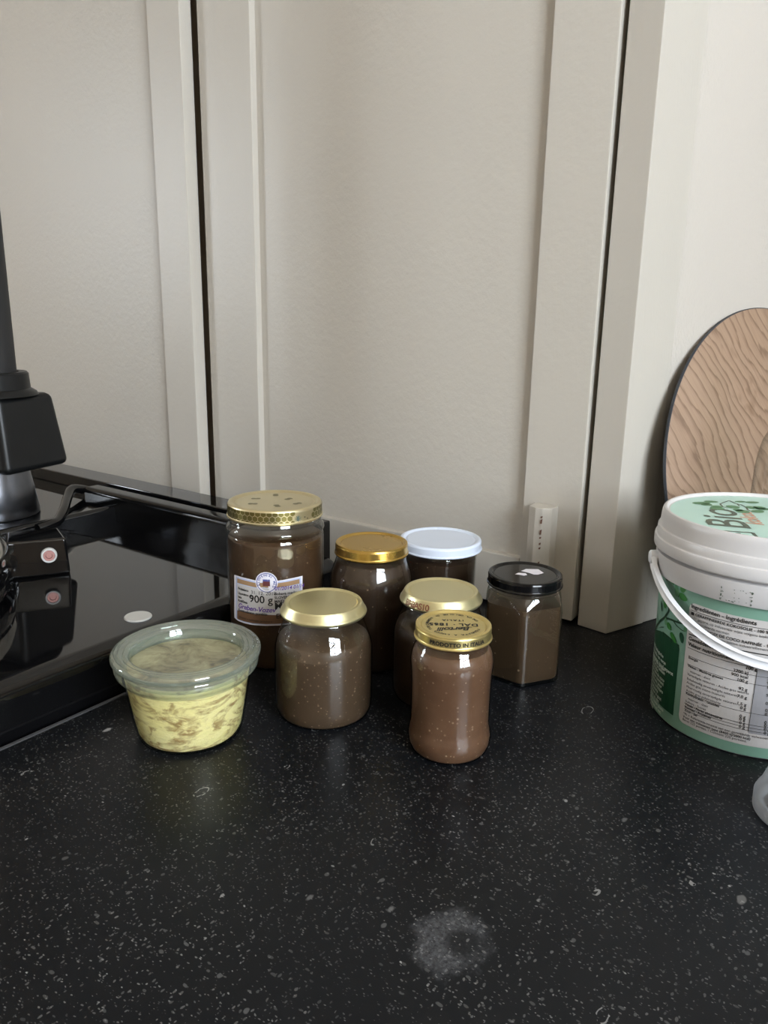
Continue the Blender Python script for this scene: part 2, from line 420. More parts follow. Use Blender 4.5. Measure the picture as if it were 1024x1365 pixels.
def window(name, axis, p, u0, u1, z0, z1, nu, nz):
    o = bpy.data.objects.new(name, None); COL.objects.link(o); struct(o)
    def bar(nm, ua, ub, za, zb, d=.04):
        a = (p, ua, za) if axis == 'x' else (ua, p-d, za); b = (p+d, ub, zb) if axis == 'x' else (ub, p, zb)
        box(nm, a, b, M['white_paint'], o, .004)
    t = .045
    bar('frame', u0, u1, z0, z0+t); bar('frame', u0, u1, z1-t, z1); bar('frame', u0, u0+t, z0+t, z1-t); bar('frame', u1-t, u1, z0+t, z1-t)
    for i in range(1, nu): u = u0+(u1-u0)*i/nu; bar('muntin', u-.018, u+.018, z0+t, z1-t, .03)
    for i in range(1, nz): z = z0+(z1-z0)*i/nz; bar('muntin', u0+t, u1-t, z-.012, z+.012, .028)
window('window_1', 'x', WALL_X+.03, WIN_Y0, WIN_Y1, WIN_Z0, WIN_Z1, 2, 3)
window('window_2', 'x', WALL_L-.07, WL_Y0, WL_Y1, WL_Z0, WL_Z1, 2, 3)

# angled wall on the right with its corner post
P1 = C0; P2 = C0 + D2*.058; P0 = np.array([-.2704, .7388])
tag(struct(prism('trim_1', [P0, P1, P2, P2 - N2*.03, np.array([-.2704, .786])], 0.0005, ZC, M['paint'], bev=.0012)), 'greige painted corner post standing on the worktop beside the cupboard door')
A = P2 - N2*.0015; B = C0 + D2*1.12 - N2*.0015
wr = struct(box('wall_right', (0, 0, 0), (1.06, .06, ZC-.0005), M['wall_paint'], bev=.0008))
wr.location = (A[0], A[1], .0005); wr.rotation_euler = (0, 0, math.atan2(D2[1], D2[0]))

# ------------------------------------------------------------------ cupboard doors (framed panels)
def door(name, x0, x1, y, z0, z1, sl, sr, rb, label):
    o = bpy.data.objects.new(name, None); COL.objects.link(o); o.location = ((x0+x1)/2, y, z0); struct(o); o['label'] = label
    L = o.location.copy()
    def b(nm, a, c, m, bev=.0018): 
        q = box(nm, tuple(a[i]-L[i] for i in range(3)), tuple(c[i]-L[i] for i in range(3)), m, o, bev); return q
    b('stile', (x0, y, z0), (x0+sl, y+.020, z1), M['paint']); b('stile', (x1-sr, y, z0), (x1, y+.020, z1), M['paint'])
    b('rail', (x0+sl, y+.0004, z0), (x1-sr, y+.020, rb), M['paint']); b('rail', (x0+sl, y+.0004, z1-.09), (x1-sr, y+.020, z1), M['paint'])
    b('panel', (x0+sl-.003, y+.0095, rb-.003), (x1-sr+.003, y+.017, z1-.087), M['panel_paint'], 0)
    return o
door('door_1', -1.56, -.827, W-.0195, .006, 1.44, .09, .0615, .058, 'greige painted cupboard door standing proud behind the black stove')
door('door_2', -.8175, -.2758, W, .004, 1.44, .0905, .0640, .0615, 'greige painted cupboard door with recessed panel behind the jars')
# small batten on the right stile
bt = thing('wooden_batten', (-.312, W-.011, .004), 'short greige painted wooden batten with chipped edge on the cupboard door stile', 'batten')
prism('batten_body', [(-.0135, .011), (-.0125, -.006), (-.0035, -.0105), (.0035, -.009), (.0115, -.002), (.0125, .011)], 0, .122, M['paint'], bt, .0008)
random.seed(4)
for z in [.014, .031, .052, .058, .077, .083, .092, .096, .104, .110]:
    z += random.uniform(-.003, .003); h = random.uniform(.0015, .006)
    mesh('chip', [(.0026, -.0107, z), (.0042, -.0096, z), (.0046, -.0095, z+h), (.0030, -.0107, z+h*.8)], [(0, 1, 2, 3)], M['chip'], bt, False)

# ------------------------------------------------------------------ worktop, base cabinet
wt = thing('worktop', (0, 0, -.03), 'black stone worktop with small pale fossil flecks and a whitish ring stain', 'worktop')
poly = [(-.5185, .09), (1.44, .09), (1.44, 1.70), tuple(C0 + D2*1.04), tuple(C0 - np.array([.02, -.05])), (-.5185, .79)]
o = prism('stone_slab', [(p[0], p[1]) for p in poly], 0, .03, M['stone'], wt, .0012)
o.data.transform(Matrix.Translation((0, 0, -.03))); o.location = (0, 0, .03)
box('sealing_strip', (-.5225, .095, .012), (-.5188, .78, .0302), M['stone_edge'], wt, .0006)
bc = thing('base_cabinet', (.46, .42, ZF), 'greige painted base cabinet under the black worktop', 'cabinet')
def bcx(nm, a, b, m, bev=.002): return box(nm, (a[0]-.46, a[1]-.42, a[2]-ZF), (b[0]-.46, b[1]-.42, b[2]-ZF), m, bc, bev)
bcx('body', (-.51, .13, ZF+.1), (1.43, .73, -.031), M['paint'])
bcx('plinth', (-.51, .18, ZF), (1.43, .72, ZF+.1), M['black_plastic'])
for i in range(4):
    x = -.51 + i*.485; d = bcx('door', (x+.004, .110, ZF+.11), (x+.481, .1295, -.045), M['paint'])
    kb = bcx('knob', (x+.42, .085, -.14), (x+.445, .111, -.115), M['chrome'], .008); kb.parent = d

# ------------------------------------------------------------------ stove
ZS = .042
sv = thing('range_stove', (-1.0, .35, ZF), 'black enamel range stove with glossy top beside the stone worktop', 'stove')
def S(nm, a, b, m, bev=.004, seg=3, par=None):
    q = box(nm, (a[0]+1.0, a[1]-.35, a[2]-ZF), (b[0]+1.0, b[1]-.35, b[2]-ZF), m, par or sv, bev, seg); return q
S('body', (-1.50, .06, ZF+.08), (-.536, .66, 0), M['enamel'], .006)
S('plinth', (-1.48, .10, ZF), (-.55, .64, ZF+.08), M['black_plastic'])
S('hob_top', (-1.51, .03, -.02), (-.5305, .665, ZS), M['enamel'], .014, 5)
# back upstand: rolled front lip, groove and rear strip
S('upstand', (-.935, .600, ZS-.02), (-.552, .628, .0795), M['dull_enamel'], .0075, 4)
S('upstand_strip', (-1.5, .632, ZS-.02), (-.552, .672, .0815), M['enamel'], .002, 2)
# raised plateau at the rear left and its rounded shoulder
S('plateau', (-1.5, .42, ZS-.01), (-.862, .633, .064), M['enamel'], .006, 4)
def at_d(x, y, D):
    d = ray(x, y); return CO + d*(D/math.hypot(d[0], d[1]))
def tube(name, pts, rad, mat, parent, off, seg=14):
    pts = [Vector(p) for p in pts]; fine = []
    for i in range(len(pts)-1):
        p0, p1, p2, p3 = pts[max(i-1, 0)], pts[i], pts[i+1], pts[min(i+2, len(pts)-1)]
        for k in range(6):
            q = k/6; fine.append(.5*((2*p1)+(p2-p0)*q+(2*p0-5*p1+4*p2-p3)*q*q+(3*p1-p0-3*p2+p3)*q**3))
    fine.append(pts[-1]); v, f = [], []
    for i, p in enumerate(fine):
        d = (fine[min(i+1, len(fine)-1)]-fine[max(i-1, 0)]).normalized(); sx = d.cross(Vector((0, 0, 1))).normalized(); sz = sx.cross(d)
        for k in range(seg): a = 2*math.pi*k/seg; v.append(tuple(p + sx*math.cos(a)*rad + sz*math.sin(a)*rad - Vector(off)))
    n = len(fine)
    for i in range(n-1):
        for k in range(seg): f.append((i*seg+k, i*seg+(k+1) % seg, (i+1)*seg+(k+1) % seg, (i+1)*seg+k))
    f += [tuple(range(seg))[::-1], tuple(range((n-1)*seg, n*seg))]
    return mesh(name, v, f, mat, parent)
tube('upstand_shoulder', [(-.90, .6125, .0715), (-.935, .6120, .0715), at_d(97, 652, 1.10), at_d(90, 664, 1.07), at_d(85, 680, 1.03), at_d(77, 694, 1.0), at_d(66, 699, .985), at_d(50, 705, .975)], .0062, M['enamel'], sv, (-1.0, .35, ZF))
# round white cap in the hob
p = on_z(184, 822, ZS+.0006)
lathe('white_cap', [(0, .0012), (.0118, .0012), (.0124, .0006), (.0124, -.0005)], M['white_cap'], sv, 40, loc=(p[0]+1.0, p[1]-.35, ZS-ZF+.0003))
# hot-plate lid: chrome dome on a black collar, hinge block with a screw
LC = np.array([-.806, .236])
lid = lathe('hotplate_lid', [(0, .082), (.05, .079), (.09, .071), (.125, .057), (.150, .040), (.164, .022), (.1665, .010), (.165, .004), (.160, .001)], M['chrome'], sv, 96, loc=(LC[0]+1.0, LC[1]-.35, ZS-ZF+.024))
lathe('lid_collar', [(.150, .001), (.158, .003), (.166, .008), (.168, .016), (.166, .0225), (.158, .0245)], M['enamel'], lid, 96, loc=(0, 0, -.024))
gx = np.array([-.7295, .4245]); u = gx/np.linalg.norm(gx); rp = np.array([u[1], -u[0]])
q = [gx - rp*.040, gx + rp*.0195, gx + rp*.0195 + u*.05, gx - rp*.040 + u*.05]
tp = [gx - rp*.040 + u*.006, gx + rp*.0180 + u*.003, gx + rp*.012 + u*.05, gx - rp*.040 + u*.05]
hb = prism('lid_hinge', [(p[0]+1.0, p[1]-.35) for p in q], ZS-ZF+.0005, .0815-ZF, M['enamel'], sv, .003, 3, top=[(p[0]+1.0, p[1]-.35) for p in tp])
sc = lathe('screw', [(0, .0002), (.0030, .0002), (.0034, .0012), (.0056, .0012), (.0058, .0008)], M['copper'], hb, 32)
lathe('washer', [(.0056, .0006), (.0060, .0022), (.0074, .0022), (.0080, .001), (.0080, -.002)], M['white_cap'], sc, 32)
sc.location = (gx[0]+1.0-u[0]*.0008+rp[0]*.0, gx[1]-.35-u[1]*.0008, .0652-ZF)
sc.rotation_euler = Vector((-u[0], -u[1], 0)).to_track_quat('Z', 'Y').to_euler()

# ------------------------------------------------------------------ appliance on the plateau
A3, B3 = on_z(11, 636, .121)[:2], on_z(95, 617.5, .121)[:2]
ab = (B3-A3)/np.linalg.norm(B3-A3); pn = np.array([-ab[1], ab[0]])
if pn.dot(A3) < 0: pn = -pn
cen = (A3+B3)/2 + pn*.055 - ab*.02
ap = thing('kitchen_appliance', (cen[0], cen[1], .064), 'black plastic housing with dark upright column and steel base on the stove', 'appliance')
loc = lambda p: (p[0]-cen[0], p[1]-cen[1])
lo = [A3, B3, B3+pn*.105, A3+pn*.105]
tpp = [A3+ab*.004+pn*.010, B3-ab*.0095+pn*.010, B3-ab*.0095+pn*.095, A3+ab*.004+pn*.095]
z0 = .121-.064; z1 = .2135-.064
prism('housing', [loc(p) for p in lo], z0, z1, M['black_plastic'], ap, .009, 4, top=[loc(p) for p in tpp])
cc = on_z(-14, 520, .2155)[:2]
u3 = cen/np.linalg.norm(cen); pc = u3*np.linalg.norm(cen)*1.0
rr = np.array([u3[1], -u3[0]])
pole_c = cen + rr*.002
lathe('collar', [(.034, 0), (.056, 0), (.054, .004), (.0475, .008), (.0465, .026), (.0445, .028), (.036, .028), (.036, .002)], M['black_plastic'], ap, 48, loc=(*loc(pole_c), z1-.001))
lathe('column', [(0, 0), (.0335, 0), (.0315, .9), (0, .9)], M['dark_pipe'], ap, 40, loc=(*loc(pole_c), z1+.003))
lathe('steel_base', [(0, 0), (.054, 0), (.055, .002), (.050, .035), (.046, .060), (0, .060)], M['steel'], ap, 56, loc=(*loc(cen - rr*.008), 0.0004))

# ------------------------------------------------------------------ text
def text2d(s, size, shear=0.0, bold=0.0, align='LEFT', spacing=1.0):
    cu = bpy.data.curves.new('t', 'FONT'); cu.body = s; cu.size = size; cu.shear = shear; cu.offset = bold; cu.align_x = align
    cu.space_character = spacing; cu.resolution_u = 3
    ob = bpy.data.objects.new('t', cu)
    m = ob.to_mesh()
    v = [(p.co.x, p.co.y) for p in m.vertices]; f = [tuple(p.vertices) for p in m.polygons]
    ob.to_mesh_clear(); bpy.data.objects.remove(ob); bpy.data.curves.remove(cu)
    return v, f
class Print:
    """flat printed shapes, mapped onto a surface and joined as one print"""
    def __init__(s): s.v = []; s.f = []
    def add(s, v, f, fn):
        n = len(s.v); s.v += [fn(*p) for p in v]; s.f += [tuple(i+n for i in q) for q in f]
    def text(s, t, size, fn, **k): v, f = text2d(t, size, **k); s.add(v, f, fn)
    def poly(s, pts, fn): s.add(pts, [tuple(range(len(pts)))], fn)
    def line(s, pts, w, fn, w1=None):
        w1 = w if w1 is None else w1; L = []; R = []; n = len(pts)
        for i in range(n):
            a = pts[max(i-1, 0)]; b = pts[min(i+1, n-1)]; dx, dy = b[0]-a[0], b[1]-a[1]; l = math.hypot(dx, dy) or 1
            ww = (w+(w1-w)*i/max(n-1, 1))/2; L.append((pts[i][0]-dy/l*ww, pts[i][1]+dx/l*ww)); R.append((pts[i][0]+dy/l*ww, pts[i][1]-dx/l*ww))
        s.add(L+R, [(i, i+1, n+i+1, n+i) for i in range(n-1)], fn)
    def build(s, name, mat, parent): return mesh(name, s.v, s.f, mat, parent, False)
def strip(us, lo, hi, fn, nz=1):
    v, f = [], []
    for u in us:
        a, b = lo(u), hi(u)
        v += [fn(u, a+(b-a)*k/nz) for k in range(nz+1)]
    n = nz+1
    for i in range(len(us)-1):
        for k in range(nz): f.append((i*n+k, (i+1)*n+k, (i+1)*n+k+1, i*n+k+1))
    return v, f

# ------------------------------------------------------------------ jars
def twist_lid(name, ro, h, z, mat, parent, rt=None, groove=True, flare=False, seg=96):
    rt = rt or ro-.0012
    if flare:
        pf = [(0, h-.0011), (rt*.60, h-.0011), (rt*.842, h-.0011), (rt*.855, h-.0011), (rt*.865, h-.0012), (rt*.885, h-.0015), (rt*.905, h-.0012), (rt*.93, h-.0003), (rt*.955, h), (rt*.985, h-.0002), (rt, h-.0009), (rt+.0003, h-.0013), (rt+.0006, h-.0022), (ro-.0013, h*.50), (ro-.0009, h*.42), (ro-.0003, h*.36), (ro, h*.27), (ro-.0003, h*.18), (ro-.0010, h*.10), (ro-.0030, .0002), (ro-.0045, .0004)]
    else:
        pf = [(0, h-.0013), (ro*.5, h-.0013), (ro*.785, h-.0013), (ro*.80, h-.0013), (ro*.81, h-.0014), (ro*.835, h-.0019), (ro*.855, h-.0016), (ro*.885, h-.0003), (ro*.905, h), (ro*.945, h-.0001), (ro*.965, h-.0006), (ro-.0010, h-.0018), (ro-.0008, h*.80), (ro-.0008, h*.74), (ro-.0008, h*.28), (ro-.0008, h*.24), (ro-.0006, h*.19), (ro, h*.15), (ro+.0001, h*.09), (ro-.0003, h*.03), (ro-.0008, 0), (ro-.003, .0004)]
    return lathe(name, pf, mat, parent, seg, loc=(0, 0, z))
def glass_body(name, prof, parent, mat='glass', seg=96): return lathe(name, prof, M[mat], parent, seg)
def inset(prof, d, top):
    """profile of the filling: inside the glass, cut at height top"""
    out = [(0, prof[0][1]+.0022)]
    for r, z in prof:
        if r < .004: continue
        if z+.002 < top: out.append((r-d, max(z, .0022)))
    rt = lerp_list(sorted([(z, r) for r, z in prof if r > .01]))(top)
    out += [(rt-d, top-.0008), (rt-d-.0010, top), (0, top-.0006)]
    return out

G = 'jam jars standing together on the worktop'
# --- wide jars with flared pale gold lids (two of one kind)
def wide_jar(x, y, label, jam_m, fill=.0515):
    t = thing('jam_jar', (x, y, 0), label, 'jar', G)
    prof = [(0, .0006), (.030, .0006), (.0345, .0004), (.0372, .0018), (.0388, .0055), (.0394, .012), (.0394, .055)] + \
           [(.0391, .0585), (.0382, .0625), (.0365, .0675), (.0345, .0725), (.0330, .0765), (.0322, .0800), (.0318, .083), (.0324, .0838), (.0312, .086), (.0308, .0905)]
    glass_body('glass', prof, t); lathe('filling', inset(prof, .0012, fill), jam_m, t, 72)
    l = twist_lid('lid', .0345, .0105, .0842, M['pale_gold'], t, rt=.0308, flare=True)
    return t, l
wide_jar(-.3694, .4408, 'squat jar of speckled brown jam with plain flared pale gold lid', M['jam_wide'], .0665)
lt, ll = wide_jar(-.3092, .521, 'jar of dark jam with flared pale gold lid carrying reddish stamped letters', M['jam_dark'], .067)
pt = Print(); az = math.atan2(-.521, .3092)
def on_lid_side(x, y): 
    k = y/.006; r = .0343 - .0018*k + .0003; a = az - .98 + x/.0335; return (r*math.cos(a), r*math.sin(a), .0034+y)
pt.text('BR8AS10', .0068, on_lid_side, bold=.00012, spacing=.9); pt.build('stamp', M['red_ink'], ll)

# --- front jar with printed lid
t = thing('jam_jar', (-.2584, .4545, 0), 'slim jar of amber jam with waisted foot and lettered gold lid', 'jar', G)
prof = [(0, .0008), (.022, .0008), (.0262, .0004), (.0288, .0020), (.0306, .0060), (.0313, .0115), (.0308, .0165), (.0298, .0200), (.0295, .0235), (.0296, .045), (.0299, .060), (.0306, .068), (.0308, .0715), (.0303, .0755), (.0290, .0800), (.0272, .0835), (.0260, .0855), (.0256, .0875), (.0262, .0884), (.0254, .0900), (.0252, .0970)]
glass_body('glass', prof, t); lathe('filling', inset(prof, .0010, .0822), M['jam_front'], t, 72)
l = twist_lid('lid', .0284, .0103, .0891, M['bert_gold'], t)
cam_az = math.atan2(-.4545, .2584)             # towards the lens
ta = cam_az - math.pi/2 + math.radians(4)      # writing stands upside down for the lens
cu_, su_ = math.cos(ta), math.sin(ta)
def on_top(x, y): return (x*cu_ - y*su_, x*su_ + y*cu_, .0103-.0013+.00015)
pt = Print()
pt.text('DAL · 1865', .0068, lambda x, y: on_top(x, y-.0022), align='CENTER', bold=.00022, spacing=1.12)
pt.text('ITALIA', .0040, lambda x, y: on_top(x, y-.0092), align='CENTER', bold=.00012, spacing=1.4)
pt.text('Bertolli', .0088, lambda x, y: on_top(x*.99 - y*.10, y+x*.12+.0050), align='CENTER', shear=.35, bold=.00016, spacing=.92)
pt.line([(-.013, .0040), (-.0085, .0042), (-.002, .0050)], .0010, on_top, .0002)
def ring_text(s, rad, a0, size, inward=False):
    for i, ch in enumerate(s):
        if ch == ' ': continue
        a = a0 - i*size*.80/rad if not inward else a0 + i*size*.80/rad
        def fn(x, y, a=a):
            rr_ = rad + y if not inward else rad - y
            b = a - x/rad if not inward else a + x/rad
            return on_top(rr_*math.cos(b), rr_*math.sin(b))
        pt.text(ch, size, fn, bold=.00008)
ring_text('FONDATA A LUCCA TOSCANA', .0180, math.radians(158), .0031)
ring_text('UNICA ORIGINE DI BONTA', .0202, math.radians(-158), .0031, True)
pt.build('lettering', M['ink'], l)
pt = Print()
pt.text('PRODOTTO IN ITALIA', .0040, lambda x, y: ((.0278+.0001)*math.cos(cam_az+.14+x/.0278), .0279*math.sin(cam_az+.14+x/.0278), .0036+y), align='CENTER', bold=.00014, spacing=1.05)
pt.build('lettering', M['ink'], l)

# --- gold-lid jar
t = thing('jam_jar', (-.3969, .5419, 0), 'tall jar of dark jam with shiny yellow gold lid behind the squat jar', 'jar', G)
prof = [(0, .0006), (.031, .0006), (.0345, .0006), (.0368, .003), (.0376, .008), (.0377, .078), (.0374, .083), (.0364, .088), (.0348, .0925), (.0332, .0965), (.0322, .100), (.0318, .103), (.0326, .104), (.0312, .106), (.0306, .112)]
glass_body('glass', prof, t); lathe('filling', inset(prof, .0012, .0985), M['jam_dark'], t, 72)
twist_lid('lid', .0338, .0110, .1042, M['gold'], t)
# --- white-lid tumbler
t = thing('jam_jar', (-.381, .637, 0), 'straight sided jar of dark jam with plain white lid near the cupboard door', 'jar', G)
prof = [(0, .0006), (.029, .0006), (.0325, .0006), (.0345, .003), (.0352, .008), (.0364, .082), (.0368, .084), (.0368, .0865), (.0360, .088), (.0370, .0965)]
glass_body('glass', prof, t); lathe('filling', inset(prof, .0012, .0810), M['jam_dark'], t, 72)
twist_lid('lid', .0415, .0105, .0895, M['white_lid'], t)

# --- honey jar
HX, HY, HR = -.4750, .4985, .0443
t = thing('honey_jar', (HX, HY, 0), 'tall jar of brown jam with honeycomb patterned gold lid and paper label', 'jar', G)
prof = [(0, .0008), (.036, .0008), (.0408, .0008), (.0434, .003), (HR, .008), (HR, .116), (.0440, .1195), (.0432, .1215), (.0440, .1235), (.0448, .1255), (.0445, .1280), (.0425, .1300), (.0415, .1320), (.0420, .1335), (.0410, .136), (.0405, .146)]
glass_body('glass', prof, t); lathe('filling', inset(prof, .0013, .1185), M['jam_honey'], t, 72)
LZ, LH = .1362, .0138
l = twist_lid('lid', .0435, LH, LZ, M['comb_gold'], t)
haz = math.atan2(-HY, -HX)
pt = Print()
def lid_side(x, y):
    r = .0435-.0008+.00018; a = haz + x/r; return (r*math.cos(a), r*math.sin(a), y)
HXP = .0051
for row in range(3):
    zc = .0018 + row*HXP*.866*1.02
    for k in range(-15, 16):
        xc = k*HXP + (HXP/2 if row % 2 else 0)
        if .0175 < xc < .0365: continue
        pts = []
        for i in range(6):
            q = math.radians(60*i+30); pts.append((xc + HXP*.515*math.cos(q), min(max(zc + HXP*.515*math.sin(q), .0025), .0119)))
        pt.poly(pts, lid_side)
def lid_top(x, y): return (x, y, LH-.0013+.00015)
pt.build('honeycomb_print', M['cell'], l)
for bx_, by_, br_ in [(-.020, -.004, .3), (.004, .014, 1.2), (.014, -.012, 2.2), (-.008, -.020, .2), (.022, .006, .9), (-.016, .018, 1.9)]:
    ca, sa = math.cos(br_), math.sin(br_); pt = Print()
    out = []
    for q in np.linspace(0, 2*math.pi, 40, endpoint=False):
        rad = .0016 + .0026*abs(math.cos(q))**3 + .0022*abs(math.sin(q+.5))**5
        out.append((bx_+rad*math.cos(q)*ca-rad*math.sin(q)*sa, by_+rad*math.cos(q)*sa+rad*math.sin(q)*ca))
    pt.poly(out, lid_top); pt.build('bee_print', M['cell'], l)
pt = Print()
# bee on the rim
for k in range(5):
    a = math.radians(20+35*k)
    for sg in (1, -1): pt.line([(.0205, .0055), (.0205+sg*.0034*math.cos(a-1.2), .0055+.0030*math.sin(a-1.2)*1.0)], .0005, lid_side)
pt.poly([(.0205+.0012*math.cos(q), .0055+.0026*math.sin(q)) for q in np.linspace(0, 2*math.pi, 10, endpoint=False)], lid_side)
q_ = pt.build('rim_bee_print', M['grey_green'], l)
v, f = strip(np.linspace(.0252, .0335, 8), lambda u: .0008, lambda u: LH*.77, lid_side)
mesh('paper_seal', v, f, M['comb_gold'], l, False)
pt = Print()
for sx, sy in [(.0275, .0060), (.0305, .0044)]: pt.poly([(sx+.0006*math.cos(q), sy+.0006*math.sin(q)) for q in np.linspace(0, 2*math.pi, 8, endpoint=False)], lambda x, y: tuple(np.array(lid_side(x, y))*np.array((1.002, 1.002, 1))))
pt.build('seal_dots', M['ink'], l)
# label, traced on the glass
hrf = lambda z: HR
def hpt(px, py): return on_cone(px, py, HX, HY, hrf)
def honey_s(off):
    def fn(a, z): return ((HR+off)*math.cos(a), (HR+off)*math.sin(a), z)
    return fn
def col_strip(pxs, top, bot, off, mat, name, parent):
    v, f = [], []
    for i, x in enumerate(pxs):
        a0_, z0_ = hpt(x, bot(x)); a1_, z1_ = hpt(x, top(x))
        for k in range(2): v.append(honey_s(off)((a0_, a1_)[k], (z0_, z1_)[k]))
    for i in range(len(pxs)-1): f.append((2*i, 2*i+2, 2*i+3, 2*i+1))
    return mesh(name, v, f, mat, parent, False)
topl = lerp_list([(313, 766), (322, 769), (332, 771.5), (340.5, 773.5)])
topr = lerp_list([(370, 774), (380, 772.5), (392, 770), (403, 767.5)])
def ltop(x, d=0):
    if x < 340.8: return topl(x)+d
    if x > 370: return topr(x)+d
    return min(778 - math.sqrt(max(0, (15.2-d*.6)**2-(x-355.4)**2)), 774+d)
lbot = lerp_list([(313, 823), (318, 827.5), (326, 830.5), (338, 833), (355, 834), (372, 833.5), (388, 832), (403, 829)])
xs = sorted(set(list(np.linspace(313, 403, 46)) + [340.8, 370.1]))
lab = col_strip(xs, ltop, lbot, .0004, M['paper'], 'label', t)
xs2 = [x for x in xs if 314.2 < x < 402]
col_strip(xs2, lambda x: ltop(x, 1.2), lambda x: lbot(x)-1.3, .0005, M['label_blue'], 'label_border', lab)
xs3 = [x for x in xs if 315 < x < 401]
bandt = lambda x: (topl(min(x, 340.8)) if x < 355 else topr(max(x, 370)))+3.2
col_strip(xs3, bandt, lambda x: bandt(x)+6.0, .0006, M['label_tan'], 'label_band', lab)
midt = lambda x: bandt(x)+7.0
midb = lerp_list([(313, 812), (340, 818), (370, 819.5), (403, 816)])
col_strip(xs3, midt, midb, .0006, M['panel_white'], 'label_field', lab)
col_strip(xs3, lambda x: midb(x)+.3, lambda x: lbot(x)-2.4, .0006, M['label_brown'], 'label_foot', lab)
def px_text(pr_, s, px, py, size, off=.0008, **k):
    a0_, z0_ = hpt(px, py)
    pr_.text(s, size, lambda x, y: honey_s(off)(a0_ + x/HR, z0_+y), **k)
# round crest
a0_, z0_ = hpt(355.4, 776.5)
for rad, off, mt in [(.0098, .00065, 'paper'), (.0089, .0007, 'blue_ink'), (.0082, .00075, 'paper')]:
    pt = Print(); pt.poly([(a0_ + rad*math.cos(q)/HR, z0_+rad*math.sin(q)) for q in np.linspace(0, 2*math.pi, 28, endpoint=False)], honey_s(off)); pt.build('crest_ring', M[mt], lab)
pt = Print()
pt.poly([(a0_ + x/HR, z0_+y) for x, y in [(-.0031, -.0032), (.0031, -.0032), (.0031, .0012), (-.0031, .0012)]], honey_s(.0008)); pt.build('crest', M['crest'], lab)
pt = Print(); pt.poly([(a0_ + x/HR, z0_+y) for x, y in [(-.0031, .0012), (.0031, .0012), (.0031, .0030), (-.0031, .0030)]], honey_s(.0008))
for i, ch in enumerate('SLOVENSKI MED'):
    b = math.radians(205 - i*19); ca, sa = math.cos(b), math.sin(b)
    if ch != ' ': pt.text(ch, .0026, lambda x, y: honey_s(.00085)(a0_ + ((.0060+y)*ca + x*sa)/HR, z0_ + (.0060+y)*sa - x*ca), bold=.0001)
pt.build('crest_lettering', M['blue_ink'], lab)
pt = Print()
px_text(pt, '900 g', 333, 801.5, .0098, bold=.00014)
px_text(pt, 'Pridelano', 318.5, 785, .0032, bold=.0001); px_text(pt, 'Uporabno do', 318.5, 791, .0030, bold=.0001); px_text(pt, 'leta', 318.5, 796, .0030, bold=.0001); px_text(pt, 'Količina:', 318.5, 801, .0032, bold=.0001)
px_text(pt, 'Kontrolirano poreklo', 319, 813.5, .0034, bold=.0001)
px_text(pt, '31. 12. 2018', 335, 791, .0046, bold=.0000)
px_text(pt, 'dobava medu', 366, 793, .0036, bold=.0001); px_text(pt, 'SLOVENIJA', 366, 798, .0034, bold=.0001); px_text(pt, 'MAJDA', 366, 803, .0034, bold=.0001)
px_text(pt, 'MED', 366, 812, .0090, bold=.0002)
px_text(pt, 'Hraniti v temnem prostoru', 320, 823, .0030, bold=.0000); px_text(pt, 'EKO', 368, 824, .0062, bold=.0001)
pt.build('label_text', M['ink'], lab)
pt = Print()
px_text(pt, 'Greben-Vozev', 318.5, 809, .0066, shear=.25, bold=.0001, spacing=.95)
px_text(pt, '01/2014 01/14', 366, 786.5, .0046, shear=.2, bold=.0001)
pt.build('handwriting', M['purple_ink'], lab)

# --- hexagonal jar with black lid
HC = np.array([-.2725, .604]); va = math.atan2(-.0342, .0175); SR = .0385
t = thing('hexagonal_jar', (HC[0], HC[1], 0), 'six sided jar of cloudy brown jam with black lid and torn paper', 'jar', G)
def hexloft(name, secs, mat, parent, cap=True):
    """secs: (radius to vertex, roundness 0..1, z)"""
    n = 96; v, f = [], []
    for R, k, z in secs:
        for i in range(n):
            a = 2*math.pi*i/n; m_ = (a % (math.pi/3)) - math.pi/6
            rh = R*math.cos(math.pi/6)/math.cos(m_); 
            rh = min(rh, R*.972)                       # softened corners
            r = rh*(1-k) + R*k; v.append((r*math.cos(a+va), r*math.sin(a+va), z))
    for j in range(len(secs)-1):
        for i in range(n): f.append((j*n+i, j*n+(i+1) % n, (j+1)*n+(i+1) % n, (j+1)*n+i))
    if cap: f.append(tuple(range(n))[::-1])
    if cap == 2: f.append(tuple(range((len(secs)-1)*n, len(secs)*n)))
    return mesh(name, v, f, mat, parent, True, 25)
hexloft('glass', [(.034, .1, .0006), (.0368, 0, .0006), (.0383, 0, .0022), (SR, 0, .006), (SR, 0, .066), (.0380, .05, .0695), (.0365, .3, .0735), (.0340, .7, .0768), (.0322, 1, .0790), (.0312, 1, .0810), (.0318, 1, .0822), (.0305, 1, .0840), (.0300, 1, .092)], M['green_glass'], t)
hexloft('filling', [(.034, .1, .0028), (.0360, 0, .004), (.0371, 0, .007), (.0371, 0, .0665), (.0362, .1, .0712)], M['jam_hex'], t, 2)
l = twist_lid('lid', .0335, .0105, .0845, M['black_lid'], t)
pt = Print()
ha = math.atan2(-HC[1], -HC[0]) + math.pi/2      # picture-right direction on the lid
e1 = np.array([math.cos(ha), math.sin(ha)]); e2 = np.array([-e1[1], e1[0]])
def lt2(x, y): return (e1[0]*x+e2[0]*y, e1[1]*x+e2[1]*y, .0105-.0013+.0002)
